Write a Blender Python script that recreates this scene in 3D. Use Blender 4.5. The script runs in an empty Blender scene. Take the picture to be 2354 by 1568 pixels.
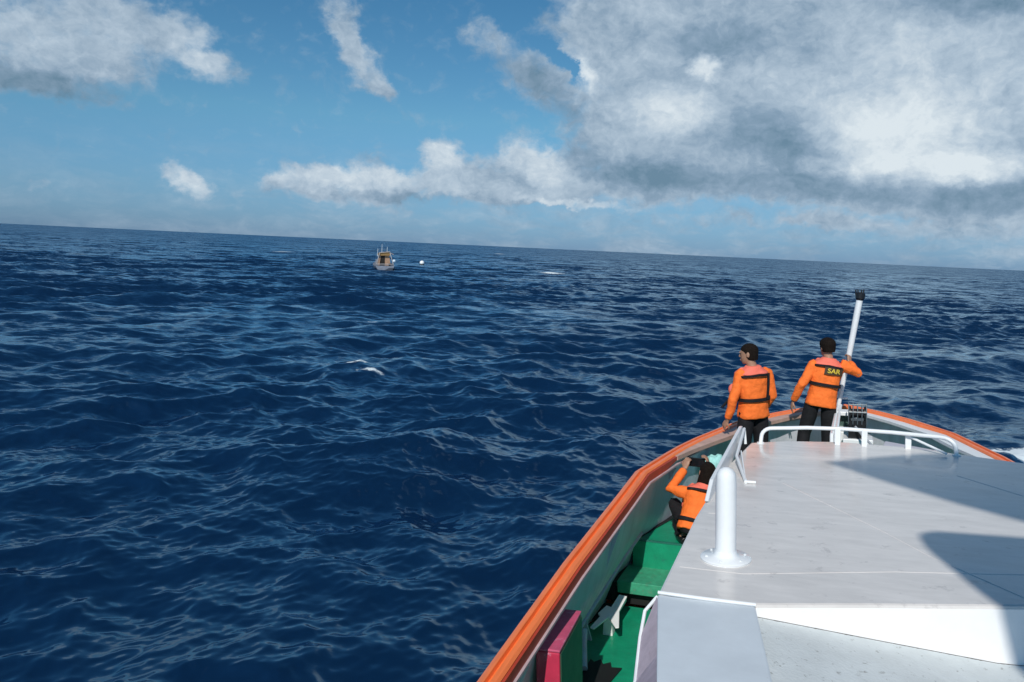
import bpy, bmesh, math, random
import numpy as np
from mathutils import Vector, Matrix
random.seed(7); RNG = np.random.default_rng(11)
S = bpy.context.scene
C = S.collection
rad = math.radians

# ---------------------------------------------------------------- camera
EYE = 4.4                                   # lens height above the mean sea
PITCH, ROLL = rad(6.6749), rad(2.65)
cam_d = bpy.data.cameras.new("camera"); cam = bpy.data.objects.new("camera", cam_d); C.objects.link(cam)
cam_d.sensor_width = 36.0; cam_d.lens = 36.0 * 1848 / 2354
cam_d.clip_start = 0.05; cam_d.clip_end = 60000
cam.matrix_world = Matrix.Translation((0, 0, EYE)) @ Matrix.Rotation(rad(90) - PITCH, 4, 'X') @ Matrix.Rotation(ROLL, 4, 'Z')
S.camera = cam

# ---------------------------------------------------------------- light
SUN_AZ, SUN_EL = rad(198.5), rad(40)          # sun stands behind the camera
sd = Vector((math.sin(SUN_AZ) * math.cos(SUN_EL), math.cos(SUN_AZ) * math.cos(SUN_EL), math.sin(SUN_EL)))
sun_d = bpy.data.lights.new("sun", 'SUN'); sun_d.energy = 3.6; sun_d.angle = rad(0.53); sun_d.color = (1, 0.955, 0.88)
sun = bpy.data.objects.new("sun", sun_d); C.objects.link(sun)
sun.rotation_euler = (-sd).to_track_quat('-Z', 'Y').to_euler(); sun.location = sd * 40
S.view_settings.view_transform = 'Standard'; S.view_settings.look = 'None'
S.view_settings.exposure = 0.0; S.view_settings.gamma = 1.0
S.render.engine = 'CYCLES'
S.cycles.max_bounces = 6

# ---------------------------------------------------------------- sky: clear air plus clouds fixed on the dome
W = bpy.data.worlds.new("World"); S.world = W; W.use_nodes = True
nt = W.node_tree; N = nt.nodes; L = nt.links; N.clear()

def pix_azel(px, py):                       # photograph position -> compass bearing and height on the dome, degrees
    x, y = (px - 1177) / 1848, (784 - py) / 1848
    c, s = math.cos(ROLL), math.sin(ROLL)
    xl, yl = x * c - y * s, x * s + y * c
    cp, sp = math.cos(PITCH), math.sin(PITCH)
    d = Vector((xl, cp + yl * sp, -sp + yl * cp)).normalized()
    return math.degrees(math.atan2(d.x, d.y)), math.degrees(math.asin(d.z))

def nd(kind, **kw):
    n = N.new(kind)
    for k, v in kw.items(): setattr(n, k, v)
    return n
def mth(op, a, b=None, c=None, clamp=False):
    n = nd('ShaderNodeMath', operation=op); n.use_clamp = clamp
    for i, v in enumerate((a, b, c)):
        if v is None: continue
        if isinstance(v, (int, float)): n.inputs[i].default_value = v
        else: L.new(v, n.inputs[i])
    return n.outputs[0]
tc = nd('ShaderNodeTexCoord'); sep = nd('ShaderNodeSeparateXYZ'); L.new(tc.outputs['Generated'], sep.inputs[0])
az = mth('MULTIPLY', mth('ARCTAN2', sep.outputs[0], sep.outputs[1]), 180 / math.pi)
el = mth('MULTIPLY', mth('ARCSINE', sep.outputs[2]), 180 / math.pi)
el_s = mth('MULTIPLY', el, 1.25)
cmb = nd('ShaderNodeCombineXYZ'); L.new(az, cmb.inputs[0]); L.new(el_s, cmb.inputs[1])
def noise(scale, detail, rough, vec=None, dist=0.0, off=0.0):
    n = nd('ShaderNodeTexNoise'); n.noise_dimensions = '3D'
    mp = nd('ShaderNodeMapping'); mp.inputs['Location'].default_value = (off, off * .7, off * 1.3)
    L.new(vec or cmb.outputs[0], mp.inputs[0]); L.new(mp.outputs[0], n.inputs['Vector'])
    n.inputs['Scale'].default_value = scale; n.inputs['Detail'].default_value = detail
    n.inputs['Roughness'].default_value = rough; n.inputs['Distortion'].default_value = dist
    return n
def vmath(op, a, b):
    n = nd('ShaderNodeVectorMath', operation=op)
    for i, v in enumerate((a, b)):
        if isinstance(v, tuple): n.inputs[i].default_value = v
        else: L.new(v, n.inputs[i])
    return n.outputs[0]
wn = noise(0.22, 5, 0.62)
warp = vmath('MULTIPLY', vmath('SUBTRACT', wn.outputs['Color'], (0.5, 0.5, 0.5)), (2.6, 2.2, 0))
P = vmath('ADD', cmb.outputs[0], warp)
wn2 = noise(0.9, 6, 0.6, off=20)
warp2 = vmath('MULTIPLY', vmath('SUBTRACT', wn2.outputs['Color'], (0.5, 0.5, 0.5)), (2.0, 1.6, 0))
P2 = vmath('ADD', P, warp2)
DEG = 1848 * math.pi / 180                 # photograph pixels per degree, for the sizes below
def blob(px, py, sx, sy, rot, amp, acc, vec):
    a, e = pix_azel(px, py)
    mp = nd('ShaderNodeMapping'); mp.vector_type = 'TEXTURE'
    mp.inputs['Location'].default_value = (a, e * 1.25, 0)
    mp.inputs['Rotation'].default_value = (0, 0, rad(rot))
    mp.inputs['Scale'].default_value = (sx / DEG, sy * 1.25 / DEG, 1)
    L.new(vec, mp.inputs[0])
    ln = nd('ShaderNodeVectorMath', operation='LENGTH'); L.new(mp.outputs[0], ln.inputs[0])
    mr = nd('ShaderNodeMapRange'); mr.interpolation_type = 'SMOOTHSTEP'
    L.new(ln.outputs['Value'], mr.inputs[0])
    for i, v in ((1, 1.25), (2, 0.25), (3, 0.0), (4, amp)): mr.inputs[i].default_value = v
    return mr.outputs[0] if acc is None else mth('ADD', acc, mr.outputs[0])
COVER = [  # bearing point, half width, half height, tilt, amount
 (1700, 190, 430, 250, 0, 1.3), (2150, 210, 480, 300, 0, 1.4), (1430, 80, 190, 110, 0, 1.0), (1480, 330, 200, 140, 0, 1.1),
 (2500, 250, 420, 280, 0, 1.2), (1900, 400, 560, 75, -4, 1.1), (1450, 440, 220, 40, 0, .8), (1900, -120, 700, 200, 0, 1.2),
 (1230, 180, 130, 48, -38, 1.0), (1110, 85, 70, 40, -50, .75),
 (790, 50, 42, 85, 12, 1.0), (835, 150, 44, 85, 38, 1.05), (885, 200, 34, 24, -40, .7),
 (90, 90, 210, 110, 0, 1.15), (60, 190, 190, 34, -5, .7), (290, 40, 130, 60, -20, .9), (430, 90, 80, 62, -45, .95), (500, 150, 66, 38, -20, .9), (230, 150, 130, 40, 0, .6),
 (405, 395, 40, 28, -40, .9), (455, 432, 50, 30, -35, 1.0), (80, 430, 34, 14, 0, .5),
 (620, 420, 32, 24, 0, .75), (690, 412, 70, 46, -10, 1.15), (790, 430, 95, 46, -5, 1.15), (880, 440, 86, 46, -15, 1.1), (860, 385, 56, 30, 0, .8),
 (1010, 355, 56, 52, 0, 1.35), (1060, 420, 105, 46, -8, 1.25), (1140, 450, 110, 34, 0, 1.0),
 (1205, 370, 72, 66, 0, 1.35), (1275, 420, 84, 66, 0, 1.3), (1320, 470, 150, 14, -4, .7),
 (1900, 507, 100, 22, -5, .8), (2190, 494, 50, 18, 0, .6), (1700, 490, 80, 14, 0, .4), (2330, 350, 60, 40, 0, .8),
 (1160, 492, 80, 18, 0, .5), (900, 492, 80, 12, 0, .35), (560, 440, 40, 14, 0, .35), (1500, 520, 160, 16, 0, .33), (2250, 545, 160, 22, 0, .4), (1790, 545, 120, 12, 0, .35),
]
cov = None
COVER += [(940, 425, 100, 36, 0, .9), (1100, 395, 90, 44, 0, .8), (1170, 435, 110, 40, 0, .8), (740, 395, 60, 26, 0, .7), (1620, 505, 260, 16, 0, .5), (2050, 525, 300, 20, 0, .45), (2200, 470, 260, 30, 0, .5), (1250, 520, 120, 12, 0, .35)]
for b in COVER: cov = blob(*b, cov, P2)
HOLES = [(1285, 140, 24, 56, 48, -1.2), (1310, 165, 16, 22, 0, -.7), (1240, 330, 60, 24, 0, -.5), (2340, 290, 70, 22, 0, -.6), (1180, 10, 60, 60, 0, -.8)]
for b in HOLES: cov = blob(*b, cov, P2)
# everywhere else on the dome: scattered fair weather clouds
wide = nd('ShaderNodeMapRange'); wide.interpolation_type = 'SMOOTHSTEP'
absaz = mth('ABSOLUTE', mth('SUBTRACT', az, 2.0)); L.new(absaz, wide.inputs[0])
for i, v in ((1, 36.), (2, 50.), (3, 0.), (4, 1.)): wide.inputs[i].default_value = v
hi = nd('ShaderNodeMapRange'); L.new(el, hi.inputs[0])
for i, v in ((1, 21.), (2, 32.), (3, 0.), (4, 1.)): hi.inputs[i].default_value = v
outside = mth('MAXIMUM', wide.outputs[0], hi.outputs[0], clamp=True)
bign = noise(0.035, 3, 0.5, off=60)
portclear = nd('ShaderNodeMapRange'); L.new(az, portclear.inputs[0])        # open blue to port, cloud to starboard
for i, v in ((1, -70.), (2, 25.), (3, .72), (4, .57)): portclear.inputs[i].default_value = v
scat = mth('MULTIPLY', mth('MULTIPLY', mth('SUBTRACT', bign.outputs[0], portclear.outputs[0]), 6.0, clamp=False), outside)
fb = noise(0.75, 9, 0.58, P, 0.2, 5)
fbs = mth('MULTIPLY', mth('SUBTRACT', fb.outputs[0], 0.5), 1.9)
dens = mth('ADD', mth('ADD', cov, scat), fbs)
al = nd('ShaderNodeMapRange'); al.interpolation_type = 'SMOOTHSTEP'; L.new(dens, al.inputs[0])
for i, v in ((1, -0.02), (2, 1.25), (3, 0.0), (4, 0.97)): al.inputs[i].default_value = v
up = nd('ShaderNodeMapRange'); L.new(el, up.inputs[0])
for i, v in ((1, 0.0), (2, 2.5), (3, 0.25), (4, 1.0)): up.inputs[i].default_value = v
hz = nd('ShaderNodeMapRange'); hz.interpolation_type = 'SMOOTHSTEP'; L.new(el, hz.inputs[0])   # thin low cloud and haze over the horizon
for i, v in ((1, 8.5), (2, 1.0), (3, 0.0), (4, 1.0)): hz.inputs[i].default_value = v
hn = noise(0.45, 6, 0.6, vmath('MULTIPLY', P, (.55, 1.6, 1)), 0, 71)
hm = nd('ShaderNodeMapRange'); L.new(hn.outputs[0], hm.inputs[0])
for i, v in ((1, .42), (2, .66), (3, .03), (4, .55)): hm.inputs[i].default_value = v
hr = nd('ShaderNodeMapRange'); L.new(az, hr.inputs[0])
for i, v in ((1, -30.), (2, 15.), (3, .45), (4, 1.25)): hr.inputs[i].default_value = v
low = mth('MULTIPLY', mth('MULTIPLY', hz.outputs[0], hm.outputs[0]), hr.outputs[0])
alpha = mth('MAXIMUM', mth('MULTIPLY', al.outputs[0], up.outputs[0]), low)
# how thick and how sunlit each part of a cloud is
SHADE = [(1615, 150, 46, 36, 0, .55), (1545, 255, 125, 58, 0, .42), (2070, 330, 190, 120, 0, .46), (2240, 385, 95, 42, 0, .5), (2010, 390, 90, 50, 0, .2),
 (1500, 100, 150, 110, 0, .05), (1340, 165, 30, 45, 30, .5), (1640, 90, 220, 45, -8, -.2), (1720, 300, 200, 90, -20, -.14), (1880, 370, 190, 60, -25, -.16),
 (1900, 432, 620, 38, -3, -.26), (2250, 420, 260, 50, 0, -.12), (2330, -10, 260, 50, 0, -.34), (1480, 400, 160, 50, 0, -.22), (2050, 200, 330, 110, 0, .16), (2200, 60, 260, 60, 0, .1),
 (1240, 200, 130, 40, -38, -.28), (60, 190, 230, 36, -8, -.36), (120, 100, 160, 60, 0, .1), (450, 110, 100, 70, -30, .12), (830, 100, 90, 130, 0, .0),
 (1010, 350, 60, 50, 0, .38), (1210, 350, 90, 60, 0, .32), (1270, 400, 50, 50, 0, .25), (440, 410, 90, 50, 0, .3), (800, 405, 260, 34, 0, .30), (930, 455, 300, 14, 0, -.12), (1100, 470, 300, 24, 0, -.15),
 (1310, 470, 160, 10, -3, .3), (1320, 320, 60, 110, 0, -.1)]
sh = None
for b in SHADE: sh = blob(*b, sh, P2)
fd = noise(0.32, 8, 0.6, P, 0.2, 33)
fe = noise(1.3, 6, 0.6, P, 0.2, 47)
val = mth('ADD', mth('ADD', mth('ADD', sh, 0.46), mth('MULTIPLY', mth('SUBTRACT', fd.outputs[0], 0.5), .8)), mth('MULTIPLY', mth('SUBTRACT', fe.outputs[0], 0.5), 0.55))
ramp = nd('ShaderNodeValToRGB'); L.new(val, ramp.inputs[0]); cr = ramp.color_ramp
def lin(*c): return tuple((v / 255 / 12.92 if v / 255 <= .04045 else ((v / 255 + .055) / 1.055) ** 2.4) for v in c) + (1,)
cr.elements[0].position = 0.0; cr.elements[0].color = lin(106, 136, 158)
cr.elements[1].position = 1.0; cr.elements[1].color = lin(222, 232, 238)
e = cr.elements.new(0.3); e.color = lin(138, 162, 184)
e = cr.elements.new(0.62); e.color = lin(178, 196, 212)
sky = nd('ShaderNodeTexSky'); sky.sky_type = 'NISHITA'; sky.sun_disc = False
sky.sun_elevation = SUN_EL; sky.sun_rotation = SUN_AZ; sky.air_density = 1.0; sky.dust_density = 0.25; sky.ozone_density = 2.2; sky.altitude = 5
tint = nd('ShaderNodeMix'); tint.data_type = 'RGBA'; tint.blend_type = 'MULTIPLY'; tint.inputs[0].default_value = 1
air = nd('ShaderNodeValToRGB'); L.new(mth('DIVIDE', el, 30.0, clamp=True), air.inputs[0])   # sea air: the low sky is bluer than the model's
air.color_ramp.elements[0].color = (.22, .41, .86, 1); air.color_ramp.elements[1].position = .62; air.color_ramp.elements[1].color = (.30, .66, .80, 1)
for p_, c_ in ((.10, (.30, .52, .82, 1)), (.28, (.40, .70, .82, 1))): e = air.color_ramp.elements.new(p_); e.color = c_
L.new(sky.outputs[0], tint.inputs[6]); L.new(air.outputs[0], tint.inputs[7])
bg1 = nd('ShaderNodeBackground'); L.new(tint.outputs[2], bg1.inputs[0]); bg1.inputs[1].default_value = 0.095
bg2 = nd('ShaderNodeBackground'); L.new(ramp.outputs[0], bg2.inputs[0]); bg2.inputs[1].default_value = 1.0
mixs = nd('ShaderNodeMixShader'); L.new(alpha, mixs.inputs[0]); L.new(bg1.outputs[0], mixs.inputs[1]); L.new(bg2.outputs[0], mixs.inputs[2])
wo = nd('ShaderNodeOutputWorld'); L.new(mixs.outputs[0], wo.inputs[0])
W.cycles.sampling_method = 'MANUAL'; W.cycles.sample_map_resolution = 512

# ---------------------------------------------------------------- helpers
def material(name, color, rough=0.5, metal=0.0, coat=0.0, var=0.06, scale=6.0, bump=0.0, bscale=40.0, dirt=None, spec=0.5, streak=None):
    m = bpy.data.materials.new(name); m.use_nodes = True
    t = m.node_tree; n = t.nodes; l = t.links; bs = n['Principled BSDF']
    g = n.new('ShaderNodeTexCoord'); o = g.outputs['Object']
    mp = n.new('ShaderNodeMapping'); l.new(o, mp.inputs[0])
    if streak: mp.inputs['Scale'].default_value = streak
    nz = n.new('ShaderNodeTexNoise'); nz.inputs['Scale'].default_value = scale; nz.inputs['Detail'].default_value = 6; nz.inputs['Roughness'].default_value = .65
    l.new(mp.outputs[0], nz.inputs['Vector'])
    mr = n.new('ShaderNodeMapRange'); l.new(nz.outputs[0], mr.inputs[0])
    for i, v in ((1, .25), (2, .75), (3, 1 - var * 1.6), (4, 1 + var)): mr.inputs[i].default_value = v
    mx = n.new('ShaderNodeMix'); mx.data_type = 'RGBA'; mx.blend_type = 'MULTIPLY'; mx.inputs[0].default_value = 1
    mx.inputs[6].default_value = (*color, 1); l.new(mr.outputs[0], mx.inputs[7])
    out = mx.outputs[2]
    if dirt:                                  # (colour, threshold, scale)
        dz = n.new('ShaderNodeTexNoise'); dz.inputs['Scale'].default_value = dirt[2]; dz.inputs['Detail'].default_value = 8; dz.inputs['Roughness'].default_value = .7
        l.new(o, dz.inputs['Vector'])
        dr = n.new('ShaderNodeMapRange'); l.new(dz.outputs[0], dr.inputs[0])
        for i, v in ((1, dirt[1]), (2, dirt[1] + .08), (3, 0), (4, dirt[3] if len(dirt) > 3 else .8)): dr.inputs[i].default_value = v
        m2 = n.new('ShaderNodeMix'); m2.data_type = 'RGBA'; l.new(dr.outputs[0], m2.inputs[0]); l.new(out, m2.inputs[6]); m2.inputs[7].default_value = (*dirt[0], 1)
        out = m2.outputs[2]
    l.new(out, bs.inputs['Base Color'])
    bs.inputs['Roughness'].default_value = rough; bs.inputs['Metallic'].default_value = metal
    bs.inputs['Coat Weight'].default_value = coat; bs.inputs['Coat Roughness'].default_value = 0.08
    bs.inputs['Specular IOR Level'].default_value = spec
    if bump:
        bz = n.new('ShaderNodeTexNoise'); bz.inputs['Scale'].default_value = bscale; bz.inputs['Detail'].default_value = 4
        l.new(o, bz.inputs['Vector'])
        bp = n.new('ShaderNodeBump'); bp.inputs['Strength'].default_value = bump; bp.inputs['Distance'].default_value = 0.02
        l.new(bz.outputs[0], bp.inputs['Height']); l.new(bp.outputs[0], bs.inputs['Normal'])
    return m
WHITE = material('white_paint', (.80, .83, .85), .32, coat=.3, var=.04, bump=.08, bscale=9)
ROOF = material('roof_paint', (.70, .67, .645), .22, coat=.3, spec=.35, var=.10, scale=2.6, bump=.14, bscale=3.2, dirt=((.33, .31, .31), .60, 7.0, .45), streak=(1, 3, 1))
WALLW = material('white_wall_paint', (.88, .88, .88), .5, var=.03)
FLOOR = material('speckled_white_paint', (.60, .645, .655), .6, var=.08, scale=5, dirt=((.16, .16, .14), .60, 22, .7), bump=.2, bscale=60)
COAM = material('pale_blue_white_paint', (.60, .66, .71), .4, var=.07, scale=3, bump=.1, bscale=5, dirt=((.40, .43, .45), .64, 9, .5))
PINKW = material('weathered_side_paint', (.50, .42, .48), .6, var=.15, scale=14, dirt=((.25, .12, .13), .62, 20, .6))
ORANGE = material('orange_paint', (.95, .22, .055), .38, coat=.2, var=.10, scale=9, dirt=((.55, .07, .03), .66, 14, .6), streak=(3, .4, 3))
SHADEOR = material('shaded_orange_paint', (.48, .055, .022), .5, var=.15, scale=12, dirt=((.22, .03, .02), .62, 18, .6))  # darker copy of the rail orange: shade of its inner face
GREY = material('grey_bulwark_paint', (.66, .68, .76), .45, var=.12, scale=7, dirt=((.10, .15, .16), .66, 11, .6), bump=.1, bscale=14, streak=(1, 1, .35))
GREEN = material('green_deck_paint', (.008, .29, .155), .34, var=.14, scale=7, dirt=((.02, .16, .12), .6, 6, .6), bump=.15, bscale=26)
GREENL = material('worn_green_paint', (.05, .34, .20), .42, var=.2, scale=16, dirt=((.12, .24, .17), .55, 22, .6), bump=.1, bscale=26)
SHADEBLK = material('painted_shade_black', (.006, .007, .008), .7, var=.2)  # painted shade: bulwark strips, step riser, shadow beside the box
HULLM = material('orange_hull_paint', (.80, .15, .03), .35, coat=.3, var=.08)
CRIM = material('crimson_paint', (.56, .035, .09), .30, coat=.5, var=.12, scale=9, dirt=((.70, .34, .46), .60, 11, .6))
SHADEGRN = material('shaded_side_green', (.04, .09, .06), .4, var=.3, scale=9)
BLACK = material('black_plastic', (.012, .013, .015), .35, var=.2)
TURQ = material('turquoise_cloth', (.35, .72, .70), .8, var=.1)
SKIN = material('skin', (.36, .20, .13), .5, var=.08, scale=30)
HAIR = material('black_hair', (.013, .009, .007), .85, var=.4, scale=60, bump=.6, bscale=90, spec=.12)
FAB = material('orange_fabric', (.97, .195, .035), .75, var=.12, scale=14, bump=.55, bscale=16, spec=.2)
PINKF = material('faded_pink_orange_vest', (.88, .19, .13), .7, var=.12, scale=14, bump=.3, bscale=30, spec=.2)
BLKF = material('black_fabric', (.011, .011, .014), .8, var=.3, scale=20, bump=.4, bscale=24, spec=.3)
YELLOW = material('yellow_print', (.75, .55, .06), .6)
DKPATCH = material('dark_print', (.06, .035, .015), .7)
EYEM = material('dark_eye', (.01, .01, .01), .2)

class MB:
    def __init__(self): self.v = []; self.f = []
    def poly(self, pts): i = len(self.v); self.v += [tuple(p) for p in pts]; self.f.append(tuple(range(i, i + len(pts))))
    def hexa(self, a, b):                    # two quads, bottom and top, same winding (counter-clockwise from above)
        i = len(self.v); self.v += [tuple(p) for p in a] + [tuple(p) for p in b]; n = len(a)
        self.f.append(tuple(i + k for k in reversed(range(n)))); self.f.append(tuple(i + n + k for k in range(n)))
        for k in range(n): j = (k + 1) % n; self.f.append((i + k, i + j, i + n + j, i + n + k))
    def box(self, x0, x1, y0, y1, z0, z1):
        self.hexa([(x0, y0, z0), (x1, y0, z0), (x1, y1, z0), (x0, y1, z0)], [(x0, y0, z1), (x1, y0, z1), (x1, y1, z1), (x0, y1, z1)])
    def rings(self, rs, cap=True, closed=True):
        n = len(rs[0]); b = len(self.v)
        for r in rs: self.v += [tuple(p) for p in r]
        for k in range(len(rs) - 1):
            for j in range(n if closed else n - 1):
                q = (j + 1) % n
                self.f.append((b + k * n + j, b + k * n + q, b + (k + 1) * n + q, b + (k + 1) * n + j))
        if cap:
            self.f.append(tuple(b + j for j in reversed(range(n)))); self.f.append(tuple(b + (len(rs) - 1) * n + j for j in range(n)))
    def tube(self, pts, r, n=12, cap=True, sx=1.0, upv=None):
        pts = [Vector(p) for p in pts]; rr = r if isinstance(r, (list, tuple)) else [r] * len(pts)
        up = Vector(upv) if upv else None; rs = []
        for k, p in enumerate(pts):
            t = (pts[min(k + 1, len(pts) - 1)] - pts[max(k - 1, 0)]).normalized()
            if up is None: up = Vector((0, 0, 1)) if abs(t.z) < .9 else Vector((0, 1, 0))
            a = t.cross(up).normalized(); bb = a.cross(t).normalized(); up = bb
            rs.append([p + a * math.cos(q) * rr[k] * sx + bb * math.sin(q) * rr[k] for q in (2 * math.pi * j / n for j in range(n))])
        self.rings(rs, cap)
    def ball(self, c, r, n=14, m=9, rot=None):
        r = r if isinstance(r, (tuple, list)) else (r, r, r); c = Vector(c)
        rs = []
        for k in range(m + 1):
            a = math.pi * (0.02 + .96 * k / m)
            rs.append([c + (rot @ Vector((r[0] * math.sin(a) * math.cos(q), r[1] * math.sin(a) * math.sin(q), -r[2] * math.cos(a))) if rot else Vector((r[0] * math.sin(a) * math.cos(q), r[1] * math.sin(a) * math.sin(q), -r[2] * math.cos(a)))) for q in (2 * math.pi * j / n for j in range(n))])
        self.rings(rs)
    def build(self, name, mat, parent=None, off=(0, 0, 0), smooth=30, bevel=0.0, remesh=0.0, smooth_it=0, mats=None):
        me = bpy.data.meshes.new(name); o3 = Vector(off)
        me.from_pydata([tuple(Vector(v) - o3) for v in self.v], [], self.f); me.validate()
        bm = bmesh.new(); bm.from_mesh(me); bmesh.ops.recalc_face_normals(bm, faces=bm.faces); bm.to_mesh(me); bm.free()
        ob = bpy.data.objects.new(name, me); C.objects.link(ob)
        if remesh:
            md = ob.modifiers.new('r', 'REMESH'); md.mode = 'VOXEL'; md.voxel_size = remesh; md.use_smooth_shade = True
            if smooth_it: ms = ob.modifiers.new('s', 'SMOOTH'); ms.factor = .5; ms.iterations = smooth_it
            dg = bpy.context.evaluated_depsgraph_get(); nm = bpy.data.meshes.new_from_object(ob.evaluated_get(dg)); ob.modifiers.clear()
            ob.data = nm; nm.name = name; me = nm
        me.materials.clear(); me.materials.append(mat)
        if smooth:
            me.shade_smooth()
            if not remesh: me.set_sharp_from_angle(angle=rad(smooth))
        if bevel:
            b = ob.modifiers.new('bevel', 'BEVEL'); b.width = bevel; b.segments = 2; b.limit_method = 'ANGLE'; b.angle_limit = rad(35); b.harden_normals = False
        if parent: ob.parent = parent
        return ob
def empty(name, mw):
    o = bpy.data.objects.new(name, None); C.objects.link(o); o.matrix_world = mw; o.empty_display_size = .2; return o
def tag(o, label=None, cat=None, group=None, kind=None):
    if label: o['label'] = label
    if cat: o['category'] = cat
    if group: o['group'] = group
    if kind: o['kind'] = kind
    return o

# ---------------------------------------------------------------- the sea: displaced sheet, dense where the lens can see it
NW = 200
lam = np.exp(np.linspace(np.log(0.13), np.log(17.0), NW)) * RNG.uniform(.96, 1.04, NW)
kk = 2 * np.pi / lam
spread = np.where(lam > 5, .5, np.where(lam > 1.5, .85, 1.05))
wdir = rad(-72) + RNG.normal(0, 1, NW) * spread      # travel direction measured from +x
slope = 0.024 + 0.008 * np.exp(-((np.log(lam) - np.log(5.5)) / .5) ** 2) + .010 * np.exp(-((np.log(lam) - np.log(1.6)) / .5) ** 2)
slope = slope * np.where(lam > 10, .5, 1) * np.where(lam > 4, .80, 1) * np.where((lam < 2.6) & (lam > .35), 1.16, 1) * RNG.uniform(.6, 1.4, NW) * .90
amp = slope / kk
kx, ky = kk * np.cos(wdir), kk * np.sin(wdir); ph = RNG.uniform(0, 2 * np.pi, NW)
def sea_mesh():
    FH = 803.0
    rows = [0.35]
    while rows[-1] < 2.2: rows.append(rows[-1] + .3)
    pys = np.concatenate([np.arange(1400, 560, -30), np.arange(560, 200, -.75), np.arange(200, 60, -.6), np.arange(60, 12, -.22), np.arange(12, 2.5, -.11), np.arange(2.5, .9, -.2), [.6, .4, .25, .14]])
    rr = EYE * FH / pys; rows = np.concatenate([rows, rr[rr > rows[-1]]])
    dens_az = np.linspace(rad(-39), rad(39), 980); rest = np.linspace(rad(39), rad(321), 120)[1:-1]
    azs = np.concatenate([dens_az, rest]); nr, na = len(rows), len(azs)
    R_, A_ = np.meshgrid(rows, azs, indexing='ij')
    X = (R_ * np.sin(A_)).ravel(); Y = (R_ * np.cos(A_)).ravel()
    dr = np.gradient(rows); DR = np.repeat(dr, na)
    inside = np.tile((np.arange(na) < len(dens_az)), nr)
    DR = np.where(inside, DR, np.maximum(DR, np.repeat(rows, na) * .045))
    Z = np.zeros_like(X); DX = np.zeros_like(X); DY = np.zeros_like(X); J = np.zeros_like(X)
    for i in range(NW):
        w = np.clip((lam[i] / DR - 1.5) / 1.2, 0, 1)
        idx = np.nonzero(w > 0)[0]
        if not len(idx): continue
        th = kx[i] * X[idx] + ky[i] * Y[idx] + ph[i]; c = np.cos(th); s = np.sin(th); a = amp[i] * w[idx]
        Z[idx] += a * c; q = 0.7 * a
        DX[idx] -= q * s * kx[i] / kk[i]; DY[idx] -= q * s * ky[i] / kk[i]; J[idx] += .85 * a * kk[i] * c
    # long groups: where waves stand higher or lie down
    grp = 0.85 + .35 * np.sin(X * .11 + 1.3 + .6 * np.sin(Y * .07)) * np.sin(Y * .09 - .5)
    near = np.clip(np.repeat(rows, na) / 9 + .35, .5, 1)
    Z *= grp * near; DX *= grp; DY *= grp
    foam = np.clip((J * grp - .62) * 2.0, 0, 1) * .55
    for fx, fy, rx, ry, am in ((-5.5, 27.3, 1.15, .40, 1.0), (-4.5, 26.2, .8, .26, 1.0), (-6.2, 27.9, .7, .2, .8), (-7.7, 43.5, .6, .5, 1.), (6.6, 143., 3.2, 3.5, 1.1), (-30.7, 95.9, 1.2, 2.0, .9),
                            (-9.6, 470, 6, 30, .8), (-66, 228, 5, 12, .8), (12.3, 18.6, 1.0, .7, 1.3), (13.4, 18.2, 1.4, .9, 1.4), (11.4, 18.9, .5, .25, 1.), (40, 190, 3, 8, .5), (-52, 120, 3, 4, .45)):
        foam += am * np.exp(-((X - fx) / rx) ** 2 - ((Y - fy) / ry) ** 2)
    far = np.clip((np.repeat(rows, na) - 14) / 70, 0, 1) ** .7
    co = np.stack([X + DX, Y + DY, Z], 1).astype(np.float32)
    i = np.arange(nr - 1)[:, None] * na; j = np.arange(na)[None, :]; j2 = (j + 1) % na
    q = np.stack([i + j, i + na + j, i + na + j2, i + j2], -1).reshape(-1, 4)
    q = q[:, ::-1]
    me = bpy.data.meshes.new('sea'); me.vertices.add(len(co)); me.vertices.foreach_set('co', co.ravel())
    me.loops.add(q.size); me.loops.foreach_set('vertex_index', q.ravel().astype(np.int32))
    me.polygons.add(len(q)); me.polygons.foreach_set('loop_start', np.arange(0, q.size, 4, dtype=np.int32)); me.polygons.foreach_set('loop_total', np.full(len(q), 4, np.int32))
    me.update(calc_edges=True)
    for nm, arr in (('foam', foam), ('far', far)):
        at = me.attributes.new(nm, 'FLOAT', 'POINT'); at.data.foreach_set('value', arr.astype(np.float32))
    me.shade_smooth(); return me
me = sea_mesh()
sea = bpy.data.objects.new('sea', me); C.objects.link(sea); sea['kind'] = 'structure'
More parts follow.
